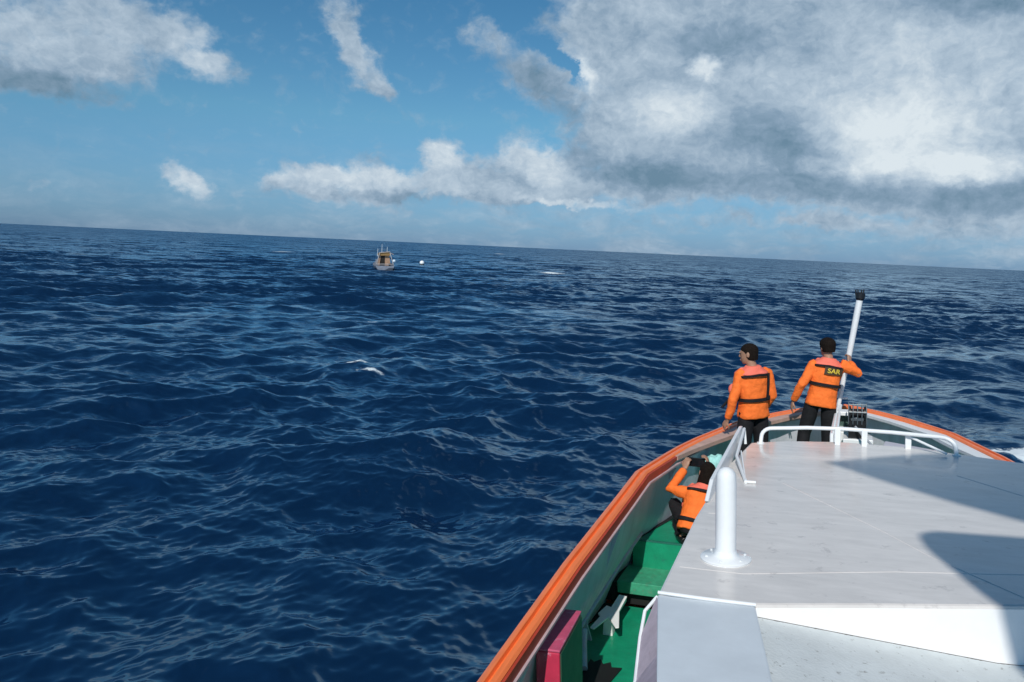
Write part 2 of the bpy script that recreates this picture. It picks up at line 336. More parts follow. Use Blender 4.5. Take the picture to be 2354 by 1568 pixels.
def sea_material():
    m = bpy.data.materials.new('sea_water'); m.use_nodes = True; t = m.node_tree; n = t.nodes; l = t.links; bs = n['Principled BSDF']
    def M(op, a, b=None, clamp=False):
        q = n.new('ShaderNodeMath'); q.operation = op; q.use_clamp = clamp
        for i, v in enumerate((a, b)):
            if v is None: continue
            if isinstance(v, (int, float)): q.inputs[i].default_value = v
            else: l.new(v, q.inputs[i])
        return q.outputs[0]
    def V(op, a, b):
        q = n.new('ShaderNodeVectorMath'); q.operation = op
        for i, v in enumerate((a, b)):
            if v is None: continue
            if isinstance(v, tuple): q.inputs[i].default_value = v
            else: l.new(v, q.inputs[3 if (op == 'SCALE' and i == 1) else i])
        return q.outputs[0]
    geo = n.new('ShaderNodeNewGeometry'); pos = geo.outputs['Position']
    fa = n.new('ShaderNodeAttribute'); fa.attribute_name = 'far'; fo = n.new('ShaderNodeAttribute'); fo.attribute_name = 'foam'
    def nz(scale, det, rot=0.0, sc=(1, 1, 1)):
        mp = n.new('ShaderNodeMapping'); mp.inputs['Rotation'].default_value = (0, 0, rot); mp.inputs['Scale'].default_value = sc; l.new(pos, mp.inputs[0])
        q = n.new('ShaderNodeTexNoise'); q.inputs['Scale'].default_value = scale; q.inputs['Detail'].default_value = det; q.inputs['Roughness'].default_value = .6
        l.new(mp.outputs[0], q.inputs['Vector']); return q
    # ripples finer than the sheet can hold: random slopes added to the normal
    fine = V('SUBTRACT', nz(5.0, 6, .3, (.45, 1, 1)).outputs['Color'], (.5, .5, .5))
    mid = V('SUBTRACT', nz(.75, 4, .2, (.6, 1, 1)).outputs['Color'], (.5, .5, .5))
    big = V('SUBTRACT', nz(.11, 5, .1, (.55, 1, 1)).outputs['Color'], (.5, .5, .5))
    f1 = V('SCALE', fine, M('ADD', M('MULTIPLY', fa.outputs['Fac'], .6), .42))
    f2 = V('SCALE', mid, M('ADD', M('MULTIPLY', fa.outputs['Fac'], 1.3), .12))
    f3 = V('SCALE', big, M('MULTIPLY', fa.outputs['Fac'], 1.3))
    # far off, only the wave faces turned to the boat are seen: crests hide the backs
    lean = V('SCALE', V('NORMALIZE', V('MULTIPLY', pos, (-1, -1, 0)), None), M('MULTIPLY', fa.outputs['Fac'], .13))
    sl = V('MULTIPLY', V('ADD', V('ADD', V('ADD', f1, f2), f3), lean), (1, 1, 0))
    nn = V('NORMALIZE', V('ADD', geo.outputs['Normal'], sl), None)
    fn = nz(5.0, 7).outputs[0]; fbig = nz(1.1, 4).outputs[0]
    mask = M('MULTIPLY', M('SUBTRACT', M('ADD', fo.outputs['Fac'], M('MULTIPLY', M('SUBTRACT', fn, .5), 1.5)), .62), 4.0, clamp=True)
    mask = M('MULTIPLY', mask, M('GREATER_THAN', fo.outputs['Fac'], .12))
    col = n.new('ShaderNodeMix'); col.data_type = 'RGBA'; l.new(fbig, col.inputs[0]); col.inputs[6].default_value = (.0008, .0075, .028, 1); col.inputs[7].default_value = (.0022, .019, .058, 1)
    c2 = n.new('ShaderNodeMix'); c2.data_type = 'RGBA'; l.new(mask, c2.inputs[0]); l.new(col.outputs[2], c2.inputs[6]); c2.inputs[7].default_value = (.72, .80, .84, 1)
    rg = M('ADD', M('MULTIPLY', fa.outputs['Fac'], .10), .12)
    df = n.new('ShaderNodeBsdfDiffuse'); l.new(c2.outputs[2], df.inputs[0]); l.new(nn, df.inputs['Normal'])
    gl = n.new('ShaderNodeBsdfGlossy'); gl.inputs[0].default_value = (.68, .87, 1, 1); l.new(rg, gl.inputs['Roughness']); l.new(nn, gl.inputs['Normal'])
    fr = n.new('ShaderNodeFresnel'); fr.inputs['IOR'].default_value = 1.95; l.new(nn, fr.inputs['Normal'])
    fac = M('MULTIPLY', fr.outputs[0], M('SUBTRACT', 1.0, mask), clamp=True)
    mx = n.new('ShaderNodeMixShader'); l.new(fac, mx.inputs[0]); l.new(df.outputs[0], mx.inputs[1]); l.new(gl.outputs[0], mx.inputs[2])
    l.new(mx.outputs[0], n['Material Output'].inputs[0]); n.remove(bs)
    return m
sea.data.materials.append(sea_material())

# ---------------------------------------------------------------- the rescue boat we stand on.  boat axes: x starboard, y forward, z up, measured from the lens
BAZ, HEEL = rad(22), rad(4)
fw = Vector((math.sin(BAZ), math.cos(BAZ), 0)); st = Vector((math.cos(BAZ), -math.sin(BAZ), 0)); zz = Vector((0, 0, 1))
st2 = st * math.cos(HEEL) + zz * math.sin(HEEL); up2 = zz * math.cos(HEEL) - st * math.sin(HEEL)
RB = Matrix((st2, fw, up2)).transposed()                  # boat -> world rotation
CAM = Vector((0, 0, EYE))
BO = Vector((0, 6, -4.3))                                  # boat origin near the waterline
def bw(v, u, w): return CAM + RB @ Vector((v, u, w))
boat = empty('rescue_boat', Matrix.Translation(bw(*BO)) @ RB.to_4x4())
tag(boat, 'white and orange rescue boat under the camera, green side deck and pointed bow', 'boat')
def bb(mb, name, mat, parent=None, **kw): return mb.build(name, mat, parent or boat, off=BO, **kw)
def rail(u):                                              # half beam at the rail and its height, by distance forward
    pts = [(-6, 1.70, -2.45), (0, 1.78, -2.42), (3.9, 1.80, -2.32), (5.4, 1.80, -2.17), (6.9, 1.78, -2.055), (7.5, 1.77, -2.0), (8.6, 1.62, -2.0), (9.2, 1.49, -2.0), (10.27, 1.19, -2.0), (11.0, .80, -2.0), (11.42, .52, -2.0), (11.8, .20, -2.0), (11.98, .0, -2.0)]
    for a, b in zip(pts, pts[1:]):
        if u <= b[0]: t = (u - a[0]) / (b[0] - a[0]); return a[1] + t * (b[1] - a[1]), a[2] + t * (b[2] - a[2])
    return 0.0, -2.0
def at_w(px, py, w):
    x, y = (px - 1177) / 1848, (784 - py) / 1848
    c, s = math.cos(ROLL), math.sin(ROLL); xl, yl = x * c - y * s, x * s + y * c
    cp, sp = math.cos(PITCH), math.sin(PITCH)
    d = RB.transposed() @ Vector((xl, cp + yl * sp, -sp + yl * cp)); return d * (w / d.z)
def foot_off(u): return float(np.interp(u, [6.5, 7.8, 9.3, 10.3, 11.3, 11.95], [.33, .33, .16, .06, .02, 0]))
US = [-6, -4, -2, 0, 1, 2, 3, 3.9, 4.6, 5.4, 6.2, 6.9, 7.5, 7.9, 8.3, 8.7, 9.2, 9.7, 10.27, 10.7, 11.0, 11.25, 11.5, 11.7, 11.85, 11.95]
# hull: outside skin from rail to keel
mb = MB(); ringsL = []
for u in US:
    b, z = rail(u); k = max(0, (u - 7.5) / 4.5)
    um = u - .25 * k; uw = u - .9 * k; uk = u - 1.6 * k
    fo = foot_off(u) + .04
    fo *= min(1, (12 - u) / .8)
    sec = [(b + .03, u, z - .02), (b + fo * .75, u, z - .45), (b + fo, u, -3.3 if u < 9 else -2.75), (b * .90, (u + uw) / 2, -3.9), (b * .80, uw, -4.4), (b * .45, uk, -4.8), (0, uk, -4.95)]
    ringsL.append([(-x, y, w) for x, y, w in sec] + [(x, y, w) for x, y, w in reversed(sec[:-1])])
mb.rings(ringsL, cap=False, closed=False)
mb.f.append(tuple(range(len(ringsL[0]))))
bb(mb, 'hull', HULLM, smooth=50)
# bulwark inner skins, rail caps, white ledges
def side(s):
    m = MB(); inner = []
    for u in US[3:]:
        b, z = rail(u); foot = -3.27 if u < 9.3 else -2.78
        f = b + foot_off(u) * (1 if u < 10.3 else 0) - (0 if u < 10.3 else .02)
        ww = max(b - .045, .0); inner.append([(s * ww, u, z - .012), (s * (b * .72 + f * .28 - .03), u, z - .55), (s * (f - .01), u, foot)])
    m.rings(inner, cap=False, closed=False); bb(m, 'bulwark', GREY, smooth=40)
    # painted rail cap: rounded outer edge, groove, inner lip
    m = MB(); rs = []
    for u in US[3:]:
        b, z = rail(u); b2 = b if u < 11 else b * 1.0 + .0
        prof = [(.050, -.055), (.062, -.02), (.055, .022), (.03, .034), (.010, .034), (.004, .008), (-.014, .008), (-.020, .030), (-.050, .028), (-.066, .012), (-.066, -.022), (-.05, -.022), (-.045, -.055)]
        rs.append([(s * max(b2 + dx, .002 + abs(dz) * .01), u + (dx * .8 if u > 10.5 else 0), z + dz) for dx, dz in prof])
    m.rings(rs, cap=True); bb(m, 'rail_cap', ORANGE, smooth=40)
    m = MB(); rs = []
    for u in US[3:-2]:
        b, z = rail(u)
        if u < 8.3: d0, d1, t = -.068, -.084, .085
        else: d0, d1, t = -.068, -.09 - min(.15, (u - 8.3) * .12), .03
        d1 = max(d1, -b + .005); d0 = max(d0, d1 + .003)
        rs.append([(s * (b + d0), u, z + .008), (s * (b + d1), u, z + .004), (s * (b + d1 + .002), u, z - t), (s * (b + d0), u, z - t)])
    m.rings(rs, cap=True); return m
m = side(-1); bb(m, 'rail_fascia', SHADEOR, smooth=30)
m = MB(); rs = []
for u in US[14:-2]:
    b, z = rail(u); w_ = min(.15, (u - 8.3) * .12) + .095; rs.append([(-(b - .069), u, z + .013), (-max(b - w_, .005), u, z + .009), (-max(b - w_, .005), u, z - .035), (-(b - .069), u, z - .035)])
m.rings(rs); bb(m, 'bow_ledge', material('pale_peach_paint', (.55, .36, .29), .5, var=.15), smooth=30)
m = side(1); bb(m, 'rail_fascia', WHITE, smooth=30)
# thin pale ledge under the port fascia
m = MB(); rs = []
for u in US[3:-2]:
    b, z = rail(u); rs.append([(-(b - .078), u, z - .070), (-(b - .098), u, z - .074), (-(b - .098), u, z - .092), (-(b - .070), u, z - .092)])
m.rings(rs); bb(m, 'rail_ledge', material('pale_pink_paint', (.52, .40, .42), .5, var=.15), smooth=30)
# brackets along the inside of the bulwark
for u0 in (4.4, 6.5, 8.3, 9.3):
    for s in (-1, 1):
        b, z = rail(u0); foot = -3.25 if u0 < 7.2 else (-2.72 if u0 < 8.5 else -2.62)
        m = MB(); th = .012
        pr = [(b - .05, z - .10), (b - .08, z - .12), (b + foot_off(u0) - .10, foot + .14), (b + foot_off(u0) - .14, foot), (b + foot_off(u0), foot)]
        m.hexa([(s * x, u0 - th, w) for x, w in pr], [(s * x, u0 + th, w) for x, w in pr]); bb(m, 'bulwark_bracket', GREY, smooth=0)
# stringer pipe on the port bulwark
m = MB(); m.tube([(-(rail(u)[0] + .03), u, rail(u)[1] - .62) for u in (3.2, 4, 5, 6, 7, 7.6)], .014, 8); bb(m, 'side_pipe', material('pale_grey_pipe', (.5, .56, .58), .4))
# decks
def deck(u0, u1, z, name, mat, n=10, thick=.03, inset=.0, vmin=None, vmax=None):
    m = MB(); t = []; lo = []
    us = [u0 + (u1 - u0) * k / n for k in range(n + 1)]
    for u in us:
        b = rail(u)[0] + foot_off(u) - inset; a0 = -b if vmin is None else vmin; a1 = b if vmax is None else vmax
        t.append([(a0, u, z - thick), (a0, u, z), (a1, u, z), (a1, u, z - thick)])
    m.rings(t); return bb(m, name, mat, smooth=0)
deck(0.0, 7.30, -3.25, 'main_deck', GREEN)
deck(7.26, 7.74, -3.0, 'deck_step', GREENL, n=2, thick=.05, vmin=-1.95)
deck(7.34, 7.70, -3.05, 'step_riser', SHADEBLK, n=2, thick=.19, vmin=-1.94)  # riser under the nosing, its shade painted black
deck(7.70, 9.2, -2.74, 'foredeck', GREEN, thick=.5, inset=.17)
deck(9.2, 11.80, -2.63, 'bow_deck', GREEN, thick=.5, inset=.02, n=14)
# pale line along the step nosing and a seam across the foredeck edge
m = MB(); m.box(-1.94, -.92, 7.235, 7.262, -3.10, -2.985); bb(m, 'step_nosing', GREENL, bevel=.006)
m = MB(); m.box(-1.90, -.92, 7.705, 7.735, -2.738, -2.726); bb(m, 'deck_seam', material('seam_green', (.02, .16, .12), .5))
# bulwark shadow beside the raised deck, painted as black strips
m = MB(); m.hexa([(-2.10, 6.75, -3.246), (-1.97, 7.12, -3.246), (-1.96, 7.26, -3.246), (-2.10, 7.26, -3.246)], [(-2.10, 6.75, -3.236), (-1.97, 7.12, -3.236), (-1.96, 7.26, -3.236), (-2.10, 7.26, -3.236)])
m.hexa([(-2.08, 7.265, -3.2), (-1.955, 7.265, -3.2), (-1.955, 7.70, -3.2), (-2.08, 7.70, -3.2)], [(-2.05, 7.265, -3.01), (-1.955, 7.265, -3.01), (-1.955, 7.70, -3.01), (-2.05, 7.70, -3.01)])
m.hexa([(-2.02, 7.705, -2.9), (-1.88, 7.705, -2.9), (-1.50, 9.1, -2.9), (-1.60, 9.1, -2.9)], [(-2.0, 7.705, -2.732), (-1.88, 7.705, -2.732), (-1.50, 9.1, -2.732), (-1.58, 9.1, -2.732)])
bb(m, 'painted_bulwark_shade', SHADEBLK, smooth=0)

# cabin ---------------------------------------------------------------
RZ = -1.77
roof_out = [(-.90, 4.20), (-.39, 4.22), (.17, 4.42), (.77, 4.62), (1.55, 4.90), (1.58, 6.2), (1.52, 8.02), (1.02, 8.24), (.55, 8.42), (.0, 8.47), (-.50, 8.36), (-.82, 8.17), (-.91, 7.2), (-.935, 5.6)]
m = MB(); m.hexa([(x, y, RZ - .06) for x, y in roof_out], [(x, y, RZ) for x, y in roof_out])
roof = bb(m, 'cabin_roof', ROOF, smooth=0, bevel=.018)
m = MB(); inn = [(-.86, 4.26), (-.38, 4.28), (.17, 4.48), (.77, 4.68), (1.48, 4.94), (1.50, 6.2), (1.44, 7.94), (1.0, 8.14), (.55, 8.32), (.0, 8.37), (-.48, 8.27), (-.76, 8.1), (-.85, 7.2), (-.875, 5.6)]
m.hexa([(x, y, -3.24) for x, y in inn], [(x, y, RZ - .065) for x, y in inn]); cabin = bb(m, 'cabin_wall', WALLW, smooth=0)
# small portholes along the port wall and the front
for y in (5.2, 6.3, 7.3):
    m = MB(); m.tube([(-.895 - .0, y, -2.35), (-.86, y, -2.35)], .12, 20); bb(m, 'porthole', BLACK, smooth=40)
def bead(pts, r=.008, name='roof_seam', mat=None):
    m = MB(); m.tube([(x, y, z - r + .0025) for x, y, z in pts], r, 10); return bb(m, name, mat or ROOF, parent=roof, smooth=60)
bead([(-.42, 6.72, RZ + .001), (.0, 6.10, RZ + .002), (.28, 5.68, RZ + .001), (.53, 5.26, RZ + .001), (.93, 4.75, RZ + .001)], .010)
bead([(-.86, 4.62, RZ), (-.5, 4.63, RZ), (.31, 4.95, RZ), (.85, 5.10, RZ), (1.5, 5.3, RZ)], .006)
bead([(.9, 7.39, RZ), (1.5, 6.6, RZ)], .008); bead([(-.86, 5.72, RZ), (-.70, 5.74, RZ)], .006)
# recess aft of the roof: bright forward wall, speckled floor, side coaming
wt = [(-.39, 4.222), (.17, 4.422), (.77, 4.622), (1.55, 4.902)]
wb = [(-.39, 4.222, -1.835), (.17, 4.422, -1.955), (.77, 4.622, -2.075), (1.55, 4.902, -2.16)]
m = MB(); m.rings([[(x, y - .004, RZ - .018), (x, y - .004, z - .05), (x, y + .10, z - .05), (x, y + .10, RZ - .062)] for (x, y), (_, _, z) in zip(wt, wb)]); bb(m, 'recess_wall', WALLW, smooth=0)
m = MB(); m.rings([[(x, y - .006, z), (x - .1, -1.2, z - .02), (x - .1, -1.2, z - .08), (x, y - .006, z - .08)] for x, y, z in wb]); bb(m, 'recess_floor', FLOOR, smooth=0)
l1, l2, r2_ = at_w(1510, 1366, RZ), at_w(1509, 1568, RZ - .03), at_w(1776, 1568, RZ - .03)
kf = (2.3 - 4.2) / (l2.y - 4.2); l3x, r3x = l1.x + (l2.x - l1.x) * kf, -.392 + (r2_.x + .392) * ((2.3 - 4.21) / (r2_.y - 4.21))
m = MB(); m.hexa([(-.885, 4.194, RZ - .4), (l3x + .03, 2.3, RZ - .4), (r3x, 2.3, RZ - .4), (-.392, 4.212, RZ - .4)], [(l1.x, 4.194, RZ - .006), (l3x, 2.3, RZ - .07), (r3x, 2.3, RZ - .07), (-.392, 4.212, RZ - .006)])
bb(m, 'side_coaming', COAM, smooth=0, bevel=.010)
o1, o2, o3 = at_w(1505, 1368, RZ - .10), at_w(1480, 1467, RZ - .20), at_w(1460, 1568, RZ - .28)
m = MB(); m.rings([[(l1.x - .004, 4.19, RZ - .02), (l1.x - .02, 4.19, RZ - .10), (o1.x, 4.19, -3.2), (l1.x + .1, 4.19, -3.2)],
  [(l2.x - .1 + .075, 3.75, RZ - .03), (o2.x - .02, o2.y, RZ - .20), (o2.x - .02, o2.y, -3.2), (l2.x + .1, 3.75, -3.2)],
  [(l2.x - .006, l2.y, RZ - .04), (o3.x, o3.y, RZ - .28), (o3.x, o3.y, -3.2), (l2.x + .1, l2.y, -3.2)],
  [(l3x - .006, 2.3, RZ - .08), (o3.x + .05, 2.3, RZ - .40), (o3.x + .05, 2.3, -3.2), (l3x + .1, 2.3, -3.2)]])
bb(m, 'cabin_side', PINKW, smooth=0)
m = MB(); m.tube([(l1.x, 4.2, RZ - .02), (o1.x - .004, 4.17, RZ - .10), (o2.x - .02, o2.y, RZ - .20), (o3.x, o3.y, RZ - .28), (o3.x + .05, 2.3, RZ - .40)], .010, 8); bb(m, 'edge_pipe', WHITE)
m = MB(); m.tube([(-.90, 4.205, RZ + .0), (-.65, 4.195, RZ + .004), (-.39, 4.215, RZ + .0)], .010, 8); bb(m, 'ridge_bead', WHITE, parent=roof)
m = MB(); CR = material('dark_crack', (.07, .06, .055), .8); rs = []
for (x0, y0, z0), (x1, y1, z1) in zip(wb, wb[1:]):
    for k in range(60):
        A_ = Vector((x0, y0, z0)).lerp(Vector((x1, y1, z1)), k / 60); w_ = max(.0003, math.sin(k * .37 + x0 * 9) * .5 + RNG.normal(0, .8)) * .0022
        rs.append([A_ + Vector((0, -.007 - w_, -.002)), A_ + Vector((0, -.007 - w_, .0015)), A_ + Vector((0, -.0065, .0025)), A_ + Vector((0, -.0065, -.002))])
m.rings(rs); bb(m, 'dirt_line', CR, smooth=0)
# vent pipe
m = MB(); cx, cy = -.625, 4.84
prof = [(.061, 0), (.061, .44), (.059, .48), (.054, .515), (.038, .538), (.017, .550), (.001, .552)]
m.rings([[(cx + r * math.cos(a), cy + r * math.sin(a), RZ + .012 + h) for a in (2 * math.pi * k / 32 for k in range(32))] for r, h in prof])
vp = bb(m, 'vent_pipe', WHITE, smooth=45)
m = MB(); m.rings([[(cx + r * math.cos(a), cy + r * math.sin(a), RZ + h) for a in (2 * math.pi * k / 40 for k in range(40))] for r, h in [(.148, -.002), (.150, .010), (.142, .018), (.085, .022), (.070, .034), (.063, .055)]])
bb(m, 'flange', WHITE, parent=vp, smooth=45)
for k in range(6):
    a = 2 * math.pi * (k + .4) / 6; m = MB(); m.tube([(cx + .118 * math.cos(a), cy + .118 * math.sin(a), RZ + .012), (cx + .118 * math.cos(a), cy + .118 * math.sin(a), RZ + .027)], .008, 6); bb(m, 'bolt', WHITE, parent=vp, smooth=0)
# upright fin plate along the port edge near the front, with its brace
m = MB(); pr = [(6.0, RZ - .01), (8.14, RZ - .01), (8.16, RZ + .165), (8.08, RZ + .175), (6.2, RZ + .12), (5.95, RZ + .02)]
m.hexa([(-.925, y, z) for y, z in pr], [(-.895, y, z) for y, z in pr]); fin = bb(m, 'side_fin', WHITE, smooth=0, bevel=.006)
m = MB(); m.tube([(-.862, 8.10, RZ), (-.874, 8.10, RZ + .15), (-.84, 7.2, RZ + .08), (-.70, 6.62, RZ + .012)], .014, 8); m.tube([(-.70, 6.62, RZ + .012), (-.62, 6.62, RZ + .012)], .012, 8); bb(m, 'fin_brace', WHITE, parent=fin)
m = MB(); m.hexa([(-.70, 6.60, RZ), (-.69, 6.60, RZ), (-.82, 7.4, RZ), (-.83, 7.4, RZ)], [(-.70, 6.60, RZ + .01), (-.69, 6.60, RZ + .01), (-.82, 7.4, RZ + .09), (-.83, 7.4, RZ + .09)]); bb(m, 'fin_web', WHITE, parent=fin)
# low guard rail on the front edge of the roof
m = MB(); G = []
for a in range(7): t = rad(90 * a / 6); G.append((-.62 - .10 * math.cos(t), 8.20 + .03 * math.sin(t), RZ + .06 + .085 * math.sin(t)))
G = [(-.725, 8.18, RZ)] + G + [(-.3, 8.33, RZ + .15), (.05, 8.37, RZ + .15), (.45, 8.33, RZ + .15)]
for a in range(7): t = rad(90 * a / 6); G.append((.86 + .12 * math.sin(t), 8.22 - .04 * math.sin(t), RZ + .055 + .095 * math.cos(t)))
G.append((.985, 8.17, RZ)); m.tube(G, .019, 12); gr = bb(m, 'guard_rail', WHITE, smooth=50)
for x, y in ((-.725, 8.18), (.985, 8.17)):
    m = MB(); m.tube([(x, y, RZ - .002), (x, y, RZ + .008)], .036, 16); bb(m, 'foot_plate', WHITE, parent=gr)
for x in (-.02, .22, .60):
    m = MB(); m.box(x - .026, x + .026, 8.325, 8.375, RZ - .01, RZ + .155); bb(m, 'post', WHITE, parent=gr, bevel=.005)
m = MB(); m.tube([(.60, 8.34, RZ + .12), (.9, 8.12, RZ + .02)], .012, 8); bb(m, 'stay', WHITE, parent=gr)
# bow fittings: pole with lamp, twin stays, box frame, winch
def ray_at_u(px, py, u):
    x, y = (px - 1177) / 1848, (784 - py) / 1848
    c, s = math.cos(ROLL), math.sin(ROLL); xl, yl = x * c - y * s, x * s + y * c
    cp, sp = math.cos(PITCH), math.sin(PITCH)
    d = RB.transposed() @ Vector((xl, cp + yl * sp, -sp + yl * cp)); return d * (u / d.y)
PB, PT = ray_at_u(1929, 925, 11.25), ray_at_u(1976, 690, 11.2)
pm = ray_at_u(1940, 868, 11.24); ph1 = ray_at_u(1952, 815, 11.22)
m = MB(); m.tube([PB + (PB - pm) * .5, PB, pm, ph1, PT], [.026, .026, .032, .036, .041], 14)
pole = bb(m, 'bow_pole', WHITE, smooth=50)
q = (PT - ph1).normalized()
m = MB(); m.tube([PT, PT + q * .02, PT + q * .025, PT + q * .085, PT + q * .10], [.044, .05, .058, .056, .04], 16)
for a in range(4): m.tube([PT + Vector((.048 * math.cos(a * 1.57 + .4), .048 * math.sin(a * 1.57 + .4), .06)), PT + Vector((.052 * math.cos(a * 1.57 + .4), .052 * math.sin(a * 1.57 + .4), .135))], .009, 6)
bb(m, 'lamp', BLACK, parent=pole)
m = MB(); cbar = ray_at_u(1934, 915, 11.25); m.tube([cbar + Vector((-.03, 0, 0)), cbar + Vector((.085, 0, .004))], .018, 8); bb(m, 'cross_bar', WHITE, parent=pole)
for dx, nm in ((0, 'pole_stay'), (.075, 'pole_stay')):
    a, b2 = ray_at_u(1922 + dx * 100, 948, 10.9), ray_at_u(1912 + dx * 130, 1000, 9.2)
    m = MB(); m.tube([ray_at_u(1928 + dx * 60, 932, 11.2), a, b2, b2 + Vector((0, -.05, -.2))], .020, 10); bb(m, nm, WHITE, smooth=50)
def bbox_at(px, py, u, sx, sy, sz, name, mat, bevel=.01, rz=0):
    p = ray_at_u(px, py, u); m = MB(); m.box(p.x - sx / 2, p.x + sx / 2, p.y - sy / 2, p.y + sy / 2, p.z - sz / 2, p.z + sz / 2); return bb(m, name, mat, smooth=0, bevel=bevel)
p = ray_at_u(1942, 968, 10.95)
m = MB()   # hollow white fairlead frame
for x0, x1, z0, z1 in ((-.11, .13, .085, .135), (-.11, .13, -.12, -.07), (-.12, -.085, -.12, .13), (.10, .135, -.12, .13)): m.box(p.x + x0, p.x + x1, p.y - .1, p.y + .1, p.z + z0, p.z + z1)
fr = bb(m, 'fairlead_frame', WHITE, smooth=0, bevel=.006)
m = MB(); m.box(p.x - .085, p.x + .10, p.y + .02, p.y + .06, p.z - .07, p.z + .085); bb(m, 'frame_panel', material('dull_green_panel', (.05, .10, .085), .5), parent=fr)
m = MB(); m.box(p.x - .14, p.x + .2, p.y - .1, p.y + .35, -2.64, p.z - .12); bb(m, 'bitt_base', WHITE, smooth=0, bevel=.008)
# mooring bench in front of the cabin
m = MB(); m.box(.02, .78, 9.35, 9.75, -2.64, -2.16); bn = bb(m, 'bow_locker', WHITE, smooth=0, bevel=.012)
m = MB(); m.box(.08, .36, 9.338, 9.352, -2.44, -2.24); bb(m, 'locker_opening', material('dark_opening', (.02, .04, .035), .6), parent=bn)
m = MB(); m.tube([(.30, 9.2, -2.12), (.30, 9.22, -1.98)], [.035, .016], 12); bb(m, 'valve', BLACK, parent=bn)
m = MB(); m.tube([(.42, 9.7, -2.10), (1.15, 9.0, -2.2), (1.45, 8.3, -2.25)], .022, 8); m.tube([(.42, 9.7, -2.25), (1.0, 9.1, -2.35), (1.3, 8.5, -2.45)], .018, 8); bb(m, 'mooring_pipe', WHITE)
m = MB(); m.hexa([(.42, 9.76, -2.2), (.9, 9.76, -2.2), (1.15, 9.95, -2.2), (.5, 10.4, -2.2)], [(.42, 9.76, -2.13), (.9, 9.76, -2.13), (1.15, 9.95, -2.13), (.5, 10.4, -2.13)]); bb(m, 'bow_platform', material('lilac_grey_paint', (.55, .55, .62), .5), smooth=0, bevel=.01)
# winch: two black cheeks, drum, cage bars
p = ray_at_u(1971, 950, 10.6)
m = MB()
for dx in (-.085, .085): m.tube([(p.x + dx - .012, p.y, p.z - .01), (p.x + dx + .012, p.y, p.z - .01)], .095, 18)
m.box(p.x - .10, p.x + .10, p.y - .08, p.y + .08, p.z - .30, p.z - .08); wi = bb(m, 'winch', BLACK, smooth=30)
m = MB(); m.tube([(p.x - .08, p.y, p.z), (p.x + .08, p.y, p.z)], .055, 14); bb(m, 'drum', material('dark_steel', (.05, .045, .05), .35, metal=.6), parent=wi)
m = MB()
for k in range(5):
    x = p.x - .1 + .05 * k; m.tube([(x, p.y - .11, p.z - .12), (x, p.y - .12, p.z + .03), (x, p.y - .06, p.z + .115), (x, p.y + .06, p.z + .115), (x, p.y + .11, p.z)], .0065, 6)
m.tube([(p.x - .10, p.y - .12, p.z + .03), (p.x + .10, p.y - .12, p.z + .03)], .0065, 6); m.tube([(p.x - .10, p.y - .06, p.z + .115), (p.x + .10, p.y - .06, p.z + .115)], .0065, 6)
bb(m, 'cage', material('grey_wire', (.12, .15, .17), .4, metal=.4), parent=wi)
m = MB(); m.tube([(p.x - .02, p.y - .1, p.z - .15), (p.x + .06, p.y - .3, p.z - .22), (p.x + .15, p.y - .5, p.z - .28), (p.x + .22, p.y - .6, p.z - .32)], .014, 8); bb(m, 'hose', material('grey_hose', (.35, .38, .42), .5), parent=wi)
m = MB(); m.box(p.x - .16, p.x + .18, p.y - .14, p.y + .14, -2.64, p.z - .30); bb(m, 'winch_bed', WHITE, parent=wi, smooth=0, bevel=.008)

# unseen wheelhouse behind the lens: added slabs outlined to throw the two roof shadows
el_c = math.cos(SUN_EL) / math.sin(SUN_EL)
sun_b = RB.transposed() @ sd                                # direction to the sun, in boat axes
def lift(v, u, w0, w1): k = (w1 - w0) / sun_b.z; return (v + sun_b.x * k, u + sun_b.y * k, w1)
A = [lift(v, u, RZ, 3.1) for v, u in ((2.6, 5.95), (1.08, 5.76), (.81, 5.74), (.60, 5.72), (.52, 5.66), (.49, 5.58), (.50, 5.47), (.53, 5.34), (.63, 5.02), (.70, 4.79), (.77, 4.61), (.98, 4.0), (1.25, 3.0), (1.9, .8), (4.2, .8), (4.2, 5.95))]
m = MB(); m.hexa([(x, y, z) for x, y, z in A][::-1], [(x, y, z + .07) for x, y, z in A][::-1]); bb(m, 'shadow_caster_top', WHITE, smooth=0)
Bp = [lift(v, u, RZ, 5.6) for v, u in ((3.6, 8.3), (1.49, 8.22), (.99, 8.19), (.68, 8.08), (.34, 7.84), (-.09, 7.52), (.39, 6.96), (.80, 6.52), (1.16, 6.2), (1.8, 5.7), (3.6, 5.5))]
m = MB(); m.hexa([(x, y, z) for x, y, z in Bp][::-1], [(x, y, z + .05) for x, y, z in Bp][::-1]); bb(m, 'shadow_caster_platform', WHITE, smooth=0)
cA = Vector((sum(p_[0] for p_ in A) / len(A) + .7, sum(p_[1] for p_ in A) / len(A), 0)); cB = Vector((sum(p_[0] for p_ in Bp) / len(Bp) + .3, sum(p_[1] for p_ in Bp) / len(Bp), 0))
m = MB(); m.box(cA.x - .1, cA.x + 1.1, cA.y - 2.2, cA.y - .2, -3.2, 3.1); bb(m, 'unseen_wheelhouse_wall', WHITE, smooth=0, bevel=.03)
m = MB(); m.tube([(cA.x + .6, cA.y - .4, 3.17), (cB.x + .5, cB.y, 5.6)], .08, 16); bb(m, 'mast', WHITE)  # unseen support added for the upper shadow slab

